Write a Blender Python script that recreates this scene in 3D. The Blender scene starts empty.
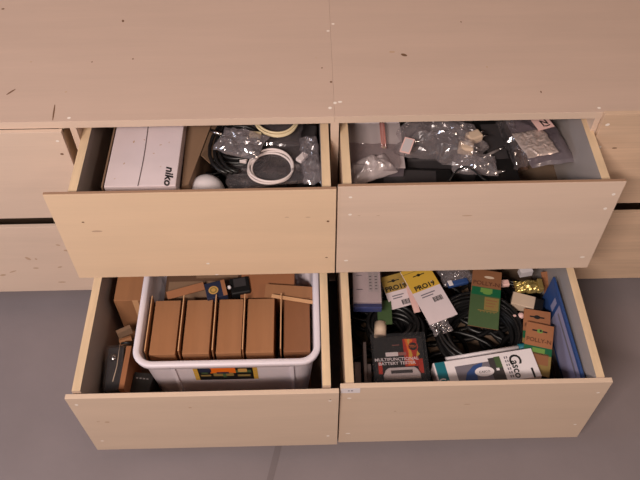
import bpy, bmesh, math, random
from mathutils import Vector, Matrix, Euler, noise
random.seed(7)
S = bpy.context.scene
COL = S.collection
Z0 = 0.70                                   # underside of the worktop above the floor
# ------------------------------------------------------------------ camera
CAM_LOC = Vector((-0.016, -1.2144, 1.1377 + Z0))
CAM_ROT = Euler((0.6625, 0.0035, -0.0222), 'XYZ')
FPX = 742.34
cd = bpy.data.cameras.new('camera'); cam = bpy.data.objects.new('camera', cd); COL.objects.link(cam)
cam.location = CAM_LOC; cam.rotation_euler = CAM_ROT
cd.sensor_width = 36; cd.lens = 36 * FPX / 640; cd.clip_start = 0.02
S.camera = cam
RM = CAM_ROT.to_matrix()
def ray(px, py): return RM @ Vector(((px - 320) / FPX, -(py - 240) / FPX, -1))
def at(px, py, z):
    d = ray(px, py); return CAM_LOC + d * ((z - CAM_LOC.z) / d.z)
def aty(px, py, y):
    d = ray(px, py); return CAM_LOC + d * ((y - CAM_LOC.y) / d.y)

# ------------------------------------------------------------------ materials
def lin(c):
    return tuple(((v / 255) / 12.92 if v / 255 <= 0.04045 else ((v / 255 + 0.055) / 1.055) ** 2.4) for v in c) + (1,)
def mat(name, rgb, rough=.6, metal=0, var=0.0, scale=(8, 8, 8), bump=0, bscale=60, spec=.5, coat=0):
    m = bpy.data.materials.new(name); m.use_nodes = True
    n = m.node_tree.nodes; l = m.node_tree.links; b = n['Principled BSDF']
    b.inputs['Roughness'].default_value = rough; b.inputs['Metallic'].default_value = metal
    b.inputs['Specular IOR Level'].default_value = spec; b.inputs['Coat Weight'].default_value = coat
    b.inputs['Base Color'].default_value = lin(rgb)
    tc = n.new('ShaderNodeTexCoord')
    if var:
        mp = n.new('ShaderNodeMapping'); mp.inputs['Scale'].default_value = scale
        tx = n.new('ShaderNodeTexNoise'); tx.inputs['Scale'].default_value = 1; tx.inputs['Detail'].default_value = 5
        rp = n.new('ShaderNodeValToRGB')
        c = Vector(lin(rgb)[:3])
        rp.color_ramp.elements[0].position = .3; rp.color_ramp.elements[1].position = .7
        rp.color_ramp.elements[0].color = tuple(c * (1 - var)) + (1,)
        rp.color_ramp.elements[1].color = tuple(c * (1 + var)) + (1,)
        l.new(tc.outputs['Object'], mp.inputs['Vector']); l.new(mp.outputs[0], tx.inputs['Vector'])
        l.new(tx.outputs['Fac'], rp.inputs[0]); l.new(rp.outputs[0], b.inputs['Base Color'])
    if bump:
        t2 = n.new('ShaderNodeTexNoise'); t2.inputs['Scale'].default_value = bscale; t2.inputs['Detail'].default_value = 4
        bp = n.new('ShaderNodeBump'); bp.inputs['Strength'].default_value = bump; bp.inputs['Distance'].default_value = .004
        l.new(tc.outputs['Object'], t2.inputs['Vector']); l.new(t2.outputs['Fac'], bp.inputs['Height']); l.new(bp.outputs[0], b.inputs['Normal'])
    return m
def wood(name, rgb, amt=.07, scale=(2.2, 26, 26), rough=.55):
    """plywood veneer: broad cloudy tone plus fine streaks along the board"""
    m = bpy.data.materials.new(name); m.use_nodes = True
    n = m.node_tree.nodes; l = m.node_tree.links; b = n['Principled BSDF']
    b.inputs['Roughness'].default_value = rough; b.inputs['Specular IOR Level'].default_value = .35
    tc = n.new('ShaderNodeTexCoord')
    def nz(sc, det, rng):
        mp = n.new('ShaderNodeMapping'); mp.inputs['Scale'].default_value = sc
        t = n.new('ShaderNodeTexNoise'); t.inputs['Scale'].default_value = 1; t.inputs['Detail'].default_value = det
        t.inputs['Distortion'].default_value = .4
        r = n.new('ShaderNodeMapRange'); r.inputs['From Min'].default_value = .3; r.inputs['From Max'].default_value = .7
        r.inputs['To Min'].default_value = 1 - rng; r.inputs['To Max'].default_value = 1 + rng
        l.new(tc.outputs['Object'], mp.inputs[0]); l.new(mp.outputs[0], t.inputs['Vector']); l.new(t.outputs['Fac'], r.inputs['Value'])
        return r.outputs[0]
    a = nz(scale, 4, amt); c = nz((3, 8, 8), 2, amt * .6); f = nz((scale[0] * 4, scale[1] * 9, scale[2] * 9), 3, amt * .5)
    m1 = n.new('ShaderNodeMath'); m1.operation = 'MULTIPLY'; l.new(a, m1.inputs[0]); l.new(c, m1.inputs[1])
    m2 = n.new('ShaderNodeMath'); m2.operation = 'MULTIPLY'; l.new(m1.outputs[0], m2.inputs[0]); l.new(f, m2.inputs[1])
    vm = n.new('ShaderNodeVectorMath'); vm.operation = 'SCALE'
    vm.inputs[0].default_value = lin(rgb)[:3]; l.new(m2.outputs[0], vm.inputs['Scale'])
    l.new(vm.outputs[0], b.inputs['Base Color'])
    return m
def film(name, rgb=(255, 255, 255), fac=.3, rough=.12, diff=.3):
    """thin clear plastic film: see-through with highlights and a little haze"""
    m = bpy.data.materials.new(name); m.use_nodes = True
    n = m.node_tree.nodes; l = m.node_tree.links
    for x in list(n): n.remove(x)
    out = n.new('ShaderNodeOutputMaterial'); tr = n.new('ShaderNodeBsdfTransparent'); gl = n.new('ShaderNodeBsdfGlossy')
    df = n.new('ShaderNodeBsdfDiffuse'); m1 = n.new('ShaderNodeMixShader'); m2 = n.new('ShaderNodeMixShader')
    tr.inputs[0].default_value = lin((246, 244, 244)); gl.inputs[0].default_value = lin((235, 232, 235)); gl.inputs['Roughness'].default_value = rough
    df.inputs[0].default_value = lin(rgb)
    m1.inputs[0].default_value = diff; l.new(gl.outputs[0], m1.inputs[1]); l.new(df.outputs[0], m1.inputs[2])
    m2.inputs[0].default_value = fac; l.new(tr.outputs[0], m2.inputs[1]); l.new(m1.outputs[0], m2.inputs[2])
    l.new(m2.outputs[0], out.inputs[0])
    return m
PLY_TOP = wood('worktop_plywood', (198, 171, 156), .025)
PLY = wood('poplar_plywood', (210, 185, 164), .03)
PLY_W = wood('warm_plywood', (224, 194, 164), .025)
PLY_P = wood('pale_plywood', (215, 190, 172), .03)
PLY_R = wood('grained_plywood', (212, 181, 155), .10, (1.4, 14, 22))
PINE = wood('pine_edge', (218, 190, 157), .09, (30, 2, 30))
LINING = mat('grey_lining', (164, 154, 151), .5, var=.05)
FILLER = mat('white_filler', (240, 228, 220), .8)
KNOT = mat('brown_knot', (112, 78, 54), .8)
SCUFF = mat('scuff', (190, 158, 134), .8)
EDGE = mat('raw_board_edge', (156, 122, 98), .8)
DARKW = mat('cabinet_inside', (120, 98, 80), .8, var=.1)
FLOOR = mat('concrete_floor', (130, 119, 121), .75, var=.09, scale=(3, 3, 3), bump=.15, bscale=30)
WALL = mat('wall_paint', (200, 192, 184), .8)
WHITE = mat('white_plastic', (226, 218, 222), .38, var=.02)
TUBW = mat('tub_plastic', (224, 214, 222), .4, var=.02)
WCARD = mat('white_card', (216, 200, 204), .6, var=.03, scale=(20, 20, 20))
CARD = mat('cardboard', (156, 108, 73), .8, var=.05, scale=(60, 6, 6))
CARD_D = mat('cardboard_dull', (132, 104, 82), .8, var=.05, scale=(8, 8, 8))
CARD_O = mat('orange_cardboard', (154, 100, 66), .75, var=.04)
CARD_E = mat('cardboard_edge', (206, 158, 116), .85)
CARD_SHADE = mat('shaded_cardboard', (98, 70, 52), .85, var=.05)  # brown cardboard with the shade deep in the tub put into its colour
KRAFT = mat('kraft_print', (134, 88, 58), .7, var=.04)
BLACK = mat('black_plastic', (22, 21, 22), .45)
CABLE = mat('black_cable', (24, 23, 24), .38)
BLKTXT = mat('black_ink', (18, 16, 18), .7)
DGREY = mat('dark_grey_plastic', (58, 54, 56), .5)
GREY = mat('grey_plastic', (128, 120, 120), .5)
WCABLE = mat('white_cable', (222, 208, 206), .45)
YCABLE = mat('cream_cable', (222, 204, 168), .45)
YELLOW = mat('yellow_print', (204, 164, 62), .55)
YELDULL = mat('ochre_print', (160, 130, 62), .6)
GREEN = mat('green_print', (66, 88, 54), .6, var=.05)
DGREEN = mat('dark_green_print', (16, 92, 58), .55)
LGREEN = mat('lime_print', (104, 142, 68), .55)
OLIVE = mat('olive_print', (134, 112, 62), .6)
BLUE = mat('blue_print', (44, 72, 126), .5)
NAVY = mat('navy_print', (34, 38, 62), .6)
TEAL = mat('teal_print', (12, 104, 118), .5)
LILAC = mat('lilac_print', (142, 138, 168), .55)
SLATE = mat('slate_print', (112, 106, 116), .6)
RED = mat('red_print', (176, 44, 22), .5)
ORANGE = mat('orange_print', (228, 110, 24), .5)
GOLDI = mat('gold_print', (196, 150, 82), .5)
GOLD = mat('gold_foil', (206, 182, 112), .35, metal=.8, bump=.4, bscale=90)
FOIL = mat('silver_foil', (226, 208, 202), .3, metal=.6)
STEEL = mat('steel', (196, 192, 192), .25, metal=1)
SILVER = mat('silver_plastic', (206, 196, 198), .35, metal=.1)
BEIGE = mat('beige_card', (206, 182, 160), .65, var=.03)
PINKW = mat('pink_white', (232, 190, 184), .5)
CLEAR = film('clear_film', (225, 215, 222), .32, .12, .35)
CLEARB = film('clear_bag_film', (200, 190, 196), .17, .12, .35)
FOG = film('foggy_film', (224, 210, 212), .72, .25, .7)
GREYBAG = film('grey_film', (120, 108, 116), .78, .28, .7)
BLISTER = film('blister_plastic', (235, 232, 238), .07, .05, .1)
PINKT = film('pink_tint_plastic', (226, 150, 140), .6, .2, .7)

# ------------------------------------------------------------------ mesh helpers
def nb(): return bmesh.new()
def bx(bm, c, s, mi=0, bev=0, rot=None):
    r = bmesh.ops.create_cube(bm, size=1)
    vs = r['verts']
    bmesh.ops.scale(bm, vec=s, verts=vs)
    fs = {f for v in vs for f in v.link_faces}
    for f in fs: f.material_index = mi
    if bev:
        es = list({e for v in vs for e in v.link_edges})
        o = bmesh.ops.bevel(bm, geom=es, offset=bev, segments=2, affect='EDGES', profile=.5)
        vs = list({v for f in o['faces'] for v in f.verts} | {v for v in vs if v.is_valid})
        for v in vs:
            for f in v.link_faces: f.material_index = mi
    if rot: bmesh.ops.rotate(bm, cent=(0, 0, 0), matrix=rot, verts=vs)
    bmesh.ops.translate(bm, vec=c, verts=vs)
    return vs
def box2(bm, x0, x1, y0, y1, z0, z1, mi=0, bev=0): return bx(bm, ((x0 + x1) / 2, (y0 + y1) / 2, (z0 + z1) / 2), (x1 - x0, y1 - y0, z1 - z0), mi, bev)
def poly(bm, pts, mi=0, up=None):
    f = bm.faces.new([bm.verts.new(p) for p in pts]); f.material_index = mi
    f.normal_update()
    if up is not None and f.normal.dot(Vector(up)) < 0: f.normal_flip()
    return f
def patch(bm, x0, x1, y0, y1, z, mi): return poly(bm, [(x0, y0, z), (x1, y0, z), (x1, y1, z), (x0, y1, z)], mi, (0, 0, 1))
def disc(bm, x, y, z, rx, ry, mi, n=14, a=0):
    return poly(bm, [(x + rx * math.cos(t) * math.cos(a) - ry * math.sin(t) * math.sin(a), y + rx * math.cos(t) * math.sin(a) + ry * math.sin(t) * math.cos(a), z) for t in [2 * math.pi * i / n for i in range(n)]], mi, (0, 0, 1))
def ring(bm, loops, close_ends=True, mi=0, cyc=False):
    vs = [[bm.verts.new(p) for p in L] for L in loops]
    n = len(vs[0]); k = len(vs)
    for i in range(k if cyc else k - 1):
        A, B = vs[i], vs[(i + 1) % k]
        for j in range(n):
            f = bm.faces.new((A[j], A[(j + 1) % n], B[(j + 1) % n], B[j])); f.material_index = mi; f.smooth = True
    if close_ends and not cyc:
        f = bm.faces.new(vs[0][::-1]); f.material_index = mi
        f = bm.faces.new(vs[-1]); f.material_index = mi
    return vs
def tube(bm, pts, r, seg=7, closed=False, mi=0):
    pts = [Vector(p) for p in pts]; n = len(pts); loops = []
    t0 = (pts[1] - pts[0]).normalized(); up = Vector((0, 0, 1)) if abs(t0.z) < .9 else Vector((1, 0, 0))
    a = t0.cross(up).normalized()
    for i in range(n):
        if closed: t = pts[(i + 1) % n] - pts[i - 1]
        else: t = pts[min(i + 1, n - 1)] - pts[max(i - 1, 0)]
        t.normalize(); a = (a - t * a.dot(t)).normalized(); b = t.cross(a)
        loops.append([pts[i] + r * (math.cos(2 * math.pi * k / seg) * a + math.sin(2 * math.pi * k / seg) * b) for k in range(seg)])
    ring(bm, loops, True, mi, cyc=closed)
def cyl(bm, p0, p1, r, seg=14, mi=0, r2=None):
    p0 = Vector(p0); p1 = Vector(p1); t = (p1 - p0).normalized(); up = Vector((0, 0, 1)) if abs(t.z) < .9 else Vector((1, 0, 0))
    a = t.cross(up).normalized(); b = t.cross(a)
    mk = lambda p, rr: [p + rr * (math.cos(2 * math.pi * k / seg) * a - math.sin(2 * math.pi * k / seg) * b) for k in range(seg)]
    ring(bm, [mk(p0, r), mk(p1, r if r2 is None else r2)], True, mi)
def lathe(bm, prof, seg=28, mi=0):
    ring(bm, [[(r * math.cos(2 * math.pi * k / seg), r * math.sin(2 * math.pi * k / seg), z) for k in range(seg)] for r, z in prof], True, mi)
def coil_pts(R, H, turns, rj=.1, seed=0, ex=1.0, lay=4, n=30, z0=0):
    rnd = random.Random(seed); pts = []
    ph = [rnd.uniform(0, 6.28) for _ in range(8)]
    N = int(turns * n)
    for i in range(N):
        a = 2 * math.pi * i / n; k = i / N
        rr = R * (1 - rj * (.5 + .5 * math.sin(k * turns * 2.1 + ph[0])) + rj * .35 * math.sin(a * 1.37 + ph[1]))
        cx = R * rj * .5 * math.sin(k * 9 + ph[2]); cy = R * rj * .5 * math.cos(k * 7 + ph[3])
        pts.append((ex * rr * math.cos(a) + cx, rr * math.sin(a) + cy, z0 + H * k + .002 * math.sin(a * 2 + ph[4])))
    return pts
def bag_bm(w, h, t, seed=0, n=30, amp=.25, mi=0, freq=1.0, smooth=False, rag=.06, flat=.3):
    """closed pillow of crumpled film, corners at +-w/2, +-h/2, from z=0 up to about t"""
    bm = nb(); G = {}
    off = Vector((seed * 3.7, seed * 1.3, seed * 5.1)); sc = freq * 9 / max(w, h)
    for side in (1, 0):
        for i in range(n + 1):
            for j in range(n + 1):
                edge = i in (0, n) or j in (0, n)
                if edge and side == 0: G[(0, i, j)] = G[(1, i, j)]; continue
                u = i / n * 2 - 1; v = j / n * 2 - 1
                x = u * w / 2 * (1 + rag * noise.noise(Vector((v * 2.2, seed, .3)) + off)); y = v * h / 2 * (1 + rag * noise.noise(Vector((u * 2.2, seed, 7.3)) + off))
                m = (1 - abs(u) ** 3) ** .6 * (1 - abs(v) ** 3) ** .6
                p = Vector((x * sc, y * sc, side * 3.0)) + off
                rd = (1 - abs(noise.noise(p)) * 2.2) * .6 + (1 - abs(noise.noise(p * 2.3)) * 2.2) * .3
                if side: z = t * (flat + (1 - flat) * m * (1 + amp * (rd - .5) * 2)) if not edge else t * flat
                else: z = t * flat * (1 - m)
                q = amp * t * .5
                x += q * noise.noise(p * 1.5 + Vector((9, 0, 0))); y += q * noise.noise(p * 1.5 + Vector((0, 9, 0)))
                G[(side, i, j)] = bm.verts.new((x, y, max(z, 0)))
    for side in (1, 0):
        for i in range(n):
            for j in range(n):
                q = [G[(side, i, j)], G[(side, i + 1, j)], G[(side, i + 1, j + 1)], G[(side, i, j + 1)]]
                if not side: q.reverse()
                f = bm.faces.new(q); f.material_index = mi; f.smooth = smooth
    return bm
def text(bm, s, x, y, z, size, mi=0, rot=0, shear=0, bold=0, align='CENTER', ext=.0002, sx=1):
    cu = bpy.data.curves.new('t', 'FONT'); cu.body = s; cu.size = size; cu.align_x = align; cu.align_y = 'CENTER'
    cu.shear = shear; cu.offset = bold; cu.extrude = ext; cu.resolution_u = 3
    ob = bpy.data.objects.new('t', cu); COL.objects.link(ob)
    bpy.context.view_layer.update()
    me = bpy.data.meshes.new_from_object(ob.evaluated_get(bpy.context.evaluated_depsgraph_get()))
    bpy.data.objects.remove(ob); bpy.data.curves.remove(cu)
    me.transform(Matrix.Translation((x, y, z)) @ Matrix.Rotation(rot, 4, 'Z') @ Matrix.Diagonal((sx, 1, 1, 1)))
    k = len(bm.faces); bm.from_mesh(me); bpy.data.meshes.remove(me)
    bm.faces.ensure_lookup_table()
    for f in bm.faces[k:]: f.material_index = mi
def link(name, bm, mats, parent=None, M=None, recalc=False):
    if recalc: bmesh.ops.recalc_face_normals(bm, faces=bm.faces)
    me = bpy.data.meshes.new(name); bm.to_mesh(me); bm.free()
    for m in (mats if isinstance(mats, (list, tuple)) else [mats]): me.materials.append(m)
    o = bpy.data.objects.new(name, me); COL.objects.link(o)
    if parent: o.parent = parent
    if M is not None: o.matrix_world = M
    return o
def props(o, label=None, cat=None, group=None, kind=None):
    if label: o['label'] = label
    if cat: o['category'] = cat
    if group: o['group'] = group
    if kind: o['kind'] = kind
    return o
def thing(name, label, cat, M, group=None):
    o = bpy.data.objects.new(name, None); COL.objects.link(o); o.empty_display_size = .02
    if not isinstance(M, Matrix): M = Matrix.Translation(M)
    o.matrix_world = M
    return props(o, label, cat, group)
def one(name, label, cat, bm, mats, M, group=None):
    if not isinstance(M, Matrix): M = Matrix.Translation(M)
    return props(link(name, bm, mats, None, M), label, cat, group)
def frame(tl, tr, bl, ztl, ztr=None, zbl=None):
    """local frame of a flat rectangle from where its corners lie: x along the top edge, y up the sheet, z out of it"""
    ztr = ztl if ztr is None else ztr; zbl = ztl if zbl is None else zbl
    A, B, C = at(*tl, ztl), at(*tr, ztr), at(*bl, zbl)
    x = (B - A); w = x.length; x.normalize(); y = A - C; y -= x * y.dot(x); h = y.length; y.normalize(); z = x.cross(y)
    c = A + x * w / 2 - y * h / 2
    M = Matrix((x, y, z)).transposed().to_4x4(); M.translation = c
    return M, w, h
def yaw(x, y, z, a=0, tx=0, ty=0): return Matrix.Translation((x, y, z)) @ Euler((math.radians(tx), math.radians(ty), math.radians(a))).to_matrix().to_4x4()

# ------------------------------------------------------------------ room
bm = nb(); box2(bm, -3, 3, -3.2, 1.2, -.1, 0)
props(link('floor', bm, FLOOR), kind='structure')
bm = nb(); box2(bm, -3, 3, .73, .83, 0, 2.7)
props(link('wall_back', bm, WALL), kind='structure')
p0, p1 = at(277, 452, 0), at(270, 480, 0)
bm = nb(); d = (p0 - p1); poly(bm, [(p1.x - .008 - d.x, p1.y - d.y, .0006), (p1.x + .008 - d.x, p1.y - d.y, .0006), (p0.x + .009 + d.x * 3, p0.y + d.y * 3, .0006), (p0.x - .009 + d.x * 3, p0.y + d.y * 3, .0006)], 0, (0, 0, 1))
props(link('trim_1', bm, mat('floor_joint', (114, 103, 104), .8)), kind='structure')

# ------------------------------------------------------------------ worktop: two plywood boards
sx = at(332, 60, .72).x
def board(label, x0, x1, spots):
    cx = (x0 + x1) / 2
    bm = nb(); box2(bm, x0 - cx, x1 - cx, 0, .70, 0, .02, 0, .0004)
    for f in bm.faces:
        if f.normal.y < -.8: f.material_index = 3
    for px, py, rx, ry, mi, a in spots:
        p = at(px, py, .72); disc(bm, p.x - cx, p.y, .0203, rx, ry, mi, 12, a)
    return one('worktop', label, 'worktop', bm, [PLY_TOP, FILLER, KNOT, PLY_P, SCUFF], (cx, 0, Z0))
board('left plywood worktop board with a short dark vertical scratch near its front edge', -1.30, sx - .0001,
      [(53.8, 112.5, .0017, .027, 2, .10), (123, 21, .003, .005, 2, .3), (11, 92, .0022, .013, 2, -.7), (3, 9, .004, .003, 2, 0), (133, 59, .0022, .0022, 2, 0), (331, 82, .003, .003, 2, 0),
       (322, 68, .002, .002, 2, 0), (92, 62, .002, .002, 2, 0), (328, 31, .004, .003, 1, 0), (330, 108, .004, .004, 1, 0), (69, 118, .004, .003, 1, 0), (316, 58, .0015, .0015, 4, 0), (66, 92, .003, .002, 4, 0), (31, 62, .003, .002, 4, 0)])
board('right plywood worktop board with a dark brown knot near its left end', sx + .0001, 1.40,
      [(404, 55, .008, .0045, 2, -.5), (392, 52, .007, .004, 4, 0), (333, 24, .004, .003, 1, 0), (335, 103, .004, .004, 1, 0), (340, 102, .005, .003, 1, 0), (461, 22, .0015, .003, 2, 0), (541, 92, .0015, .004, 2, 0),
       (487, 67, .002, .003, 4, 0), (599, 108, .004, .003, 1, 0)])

# ------------------------------------------------------------------ drawer cabinet
CAB = thing('drawer_cabinet', 'plywood drawer cabinet under the worktop with four drawers pulled open', 'cabinet', (0, .3, 0))
def cpart(name, bm, mats, parent=None):
    bmesh.ops.translate(bm, vec=(0, -.3, 0), verts=bm.verts)
    return link(name, bm, mats, parent or CAB)
for x0, x1 in ((-1.185, -1.167), (-.546, -.5325), (.031, .049), (.619, .632), (1.25, 1.268)):
    bm = nb(); box2(bm, x0, x1, .001, .69, .0862, Z0 - .0005); cpart('divider', bm, PLY_P)
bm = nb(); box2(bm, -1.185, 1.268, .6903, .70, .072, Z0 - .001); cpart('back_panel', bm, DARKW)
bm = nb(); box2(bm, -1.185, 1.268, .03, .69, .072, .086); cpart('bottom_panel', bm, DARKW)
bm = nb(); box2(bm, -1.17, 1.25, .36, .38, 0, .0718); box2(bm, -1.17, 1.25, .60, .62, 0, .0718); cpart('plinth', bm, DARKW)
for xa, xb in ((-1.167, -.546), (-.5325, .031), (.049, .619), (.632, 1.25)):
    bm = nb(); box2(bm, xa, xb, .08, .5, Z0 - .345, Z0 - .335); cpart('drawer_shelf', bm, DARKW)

def drawer(a, b, yf, zt, zb, tilt, sides, ztop, zbot, depth, front_mat, spots=(), sticker=None, tf=.0116):
    """open drawer: front board, two sides, bottom, back; sides = outer x of left, outer x of right"""
    th = .0186
    zt += Z0; zb += Z0
    bm = nb(); box2(bm, a, b, yf, yf + tf, zb, zt, 0, .0008)
    for f in bm.faces:
        f.normal_update()
        if f.normal.z > .8 and tf < .01: f.material_index = 4
    for px, py, rx, rz, mi in spots:
        p = aty(px, py, yf); k = 12
        poly(bm, [(p.x + rx * math.cos(6.283 * i / k), yf - .0003, p.z + rz * math.sin(6.283 * i / k)) for i in range(k)], mi, (0, -1, 0))
    R = Matrix.Rotation(tilt, 3, 'X')
    bmesh.ops.rotate(bm, cent=(0, yf, zt), matrix=R, verts=bm.verts)
    root = cpart('drawer', bm, [front_mat, FILLER, KNOT, SCUFF, EDGE])
    y0 = yf + tf + .0005; y1 = yf + depth
    y0 += abs(math.sin(tilt)) * (.30 if tilt > 0 else .02)
    for s, xo in ((1, sides[0]), (-1, sides[1])):
        bm = nb(); x0, x1 = (xo, xo + th) if s > 0 else (xo - th, xo)
        box2(bm, x0, x1, y0, y1, Z0 + zbot, Z0 + ztop)
        for f in bm.faces:
            f.normal_update()
            if f.normal.x * s > .8: f.material_index = 1
            if abs(f.normal.z) > .8: f.material_index = 2
        cpart('side_panel', bm, [PLY, LINING, PINE], root)
    xl, xr = sides[0] + th + .0003, sides[1] - th - .0003
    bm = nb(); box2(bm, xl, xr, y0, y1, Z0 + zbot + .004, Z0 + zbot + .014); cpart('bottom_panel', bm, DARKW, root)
    bm = nb(); box2(bm, xl, xr, y1 - .016, y1, Z0 + zbot + .0145, Z0 + ztop - .01); cpart('back_panel', bm, LINING, root)
    if sticker:
        q = [aty(px, py, yf) for px, py in sticker]
        bm = nb(); box2(bm, q[0].x, q[1].x, yf - .0006, yf - .0002, q[1].z, q[0].z); cx, cz = (q[0].x + q[1].x) / 2, (q[0].z + q[1].z) / 2
        for i, (dx, w) in enumerate(((-.004, .004), (.003, .005))): box2(bm, cx + dx - w / 2, cx + dx + w / 2, yf - .0008, yf - .0006, cz - .002, cz + .002, 1)
        o = cpart('paper_label', bm, [WHITE, SLATE], root); o['label'] = 'small white paper label'
    return root, xl, xr, Z0 + zbot + .0143, y0
aL, bL, aR, bR = -.5629, .0371, .0403, .6436
so = .0169
drawer(aL - .009, bL, -.1834, -.0135, -.311, -.0052, (aL + so + .0141, bL - so - .0056 + .012), -.0382, -.262, .62, PLY_W,
       [(328, 221, .003, .003, 2), (326.5, 257, .003, .002, 2), (208, 263, .004, .003, 1), (217, 274, .004, .002, 1), (83, 222, .003, .002, 2), (97, 231, .012, .003, 3), (308, 217, .006, .0012, 3), (287, 217, .005, .0012, 3)], tf=.0075)
drawer(aR, bR, -.1796, -.010, -.311, -.0166, (aR + so - .0047, bR - so - .0065 + .006), -.0382, -.262, .62, PLY_P,
       [(350.5, 197, .004, .003, 1), (350, 214, .004, .003, 1), (346, 259, .005, .003, 1), (613.5, 194, .004, .004, 1), (605, 208, .004, .004, 1), (582, 255.5, .006, .003, 1), (467, 215, .012, .0018, 3), (359, 215, .003, .001, 3), (378, 215, .004, .001, 3)], tf=.0075)
drawer(aL, bL, -.4791, -.3514, -.648, .0183, (aL + so - .004, bL - so - .0047 + .004), -.3488, -.61, .72, PLY,
       [(76.5, 405, .004, .004, 1), (102, 442.5, .004, .003, 1), (330, 401, .004, .003, 1), (330.4, 400, .002, .002, 2), (328, 437.5, .004, .004, 1), (107, 423, .006, .004, 3), (98, 422.5, .004, .002, 3), (190, 408, .004, .003, 3)])
drawer(aR, bR, -.4673, -.3514, -.648, -.0036, (aR + so - .0051, bR - so + .0015 - .001), -.3488, -.61, .72, PLY,
       [(349.3, 398, .005, .003, 1), (348, 433, .006, .003, 1), (598, 392.5, .004, .003, 1), (575, 424, .004, .003, 1), (395, 411, .003, .002, 3), (467, 404, .008, .002, 3)],
       sticker=((341, 388.6), (360, 392.6)))
def closed(a, b, zt, zb, m, spots=()):
    bm = nb(); yf = -.0116; box2(bm, a, b, yf, -.0002, Z0 + zb, Z0 + zt, 0, .0008)
    for px, py, rx, rz, mi, an in spots:
        p = aty(px, py, yf); k = 12
        poly(bm, [(p.x + rx * math.cos(6.283 * i / k) * math.cos(an) - rz * math.sin(6.283 * i / k) * math.sin(an), yf - .0003, p.z + rz * math.sin(6.283 * i / k) * math.cos(an) + rx * math.cos(6.283 * i / k) * math.sin(an)) for i in range(k)], mi, (0, -1, 0))
    root = cpart('drawer', bm, [m, FILLER, KNOT, SCUFF])
    for x0, x1 in ((a + .004, a + .0175), (b - .0175, b - .004)):
        bm = nb(); box2(bm, x0, x1, .0002, .55, Z0 + zb + .04, Z0 + min(zt, -.001) - .02); cpart('side_panel', bm, [PINE], root)
    return root
closed(-1.165, -.5625, -.001, -.2921, PLY_P, [(57.5, 141, .004, .003, 1, 0), (62, 154, .004, .003, 2, 0)])
closed(-1.165, -.5625, -.3285, -.6148, PLY_P, [(68, 225.7, .006, .004, 1, 0), (66.5, 250.5, .008, .004, 3, -.2), (58, 245, .006, .003, 3, -.3), (28, 258.5, .009, .005, 3, -.9), (13, 271.5, .012, .0025, 3, .4), (36, 268, .008, .003, 3, 0), (60, 267, .007, .003, 3, .3), (62, 282, .011, .003, 3, 0), (63, 226, .003, .002, 2, 0), (3, 275, .009, .004, 3, .2), (36, 259, .003, .004, 3, 0)])
closed(.632, 1.245, .0226, -.278, PLY_R, [(607.5, 124.6, .005, .004, 1, .3), (599.7, 147, .004, .004, 1, .2), (614.5, 148, .006, .0018, 2, 0)])
closed(.632, 1.245, -.3175, -.6094, PLY_R)

UB = Z0 - .262 + .0143       # inside floor of the upper drawers
LB = Z0 - .61 + .0143        # inside floor of the lower drawers
# ================================================================== upper left drawer
# white carton with the printed name
M, w, h = frame((117, 126), (184, 125), (107.2, 186.6), .632)
h2 = h + .13
c = M.translation.copy(); M.translation = Vector((c.x + .0, c.y + .065, UB)); Hh = .632 - UB
t = thing('carton', 'white cardboard carton with bold black italic lettering at its front corner', 'box', M)
bm = nb(); box2(bm, -w / 2, w / 2, -h2 / 2, h2 / 2, .0003, Hh, 0, .0015)
yb = -h2 / 2
for i in range(12):                                             # the closed seam between the two lid flaps
    f = lambda k: -w / 2 + w * (.475 + .012 * math.sin(k * .5))
    y0, y1 = yb + h2 * i / 12, yb + h2 * (i + 1) / 12
    poly(bm, [(f(i) - .0011, y0, Hh + .0004), (f(i) + .0011, y0, Hh + .0004), (f(i + 1) + .0011, y1, Hh + .0004), (f(i + 1) - .0011, y1, Hh + .0004)], 1, (0, 0, 1))
for a, b_, r in ((.22, .36, .003), (.62, .52, .0025), (.75, .3, .002), (.13, .12, .002), (.82, .7, .002), (.45, .75, .0025), (.3, .72, .004), (.7, .66, .003)):
    disc(bm, -w / 2 + w * a, yb + h * b_, Hh + .0004, r, r * .5, 2, 9, a * 5)
link('carton_body', bm, [WCARD, mat('carton_seam', (84, 70, 72), .8), SCUFF], t)
bm = nb(); text(bm, 'niko', w / 2 - .018, yb + .029, Hh + .0006, .025, 0, -math.pi / 2, .25, .0007, sx=1.3)
o = link('lettering', bm, BLKTXT, t); o['label'] = 'bold black italic lettering'
bm = nb(); box2(bm, -w / 2 - .0105, -w / 2 - .0070, yb + .010, h2 / 2, .0003, Hh - .012)
link('side_flap', bm, CARD_D, t)['label'] = 'brown inner flap standing along the left side'
# dull cardboard box beside the carton
q = [at(x, y, .60) for x, y in ((187.5, 120), (213, 120), (188.5, 184), (181.5, 187))]
t = thing('cardboard_box', 'dull brown cardboard box right of the white carton', 'box', (q[0].x + .02, .05, UB))
bm = nb(); o0 = t.matrix_world.translation
bmesh.ops.convex_hull(bm, input=[bm.verts.new((p.x - o0.x, p.y - o0.y, z)) for p in q for z in (.0003, .60 - UB)])
link('box_body', bm, CARD_D, t)
bm = nb(); d = q[2] - q[1]; m_ = (q[1] + q[2]) / 2 - o0; vs = []
for k, wd in ((.05, .034), (.55, .02)):
    p = q[1] + d * k - o0
    for dx, dz in ((.002, -.002), (wd, -.03), (.002, -.006), (wd, -.034)): vs.append(bm.verts.new((p.x + dx, p.y, p.z + dz)))
bmesh.ops.convex_hull(bm, input=vs)
link('flap', bm, CARD_D, t)
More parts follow.
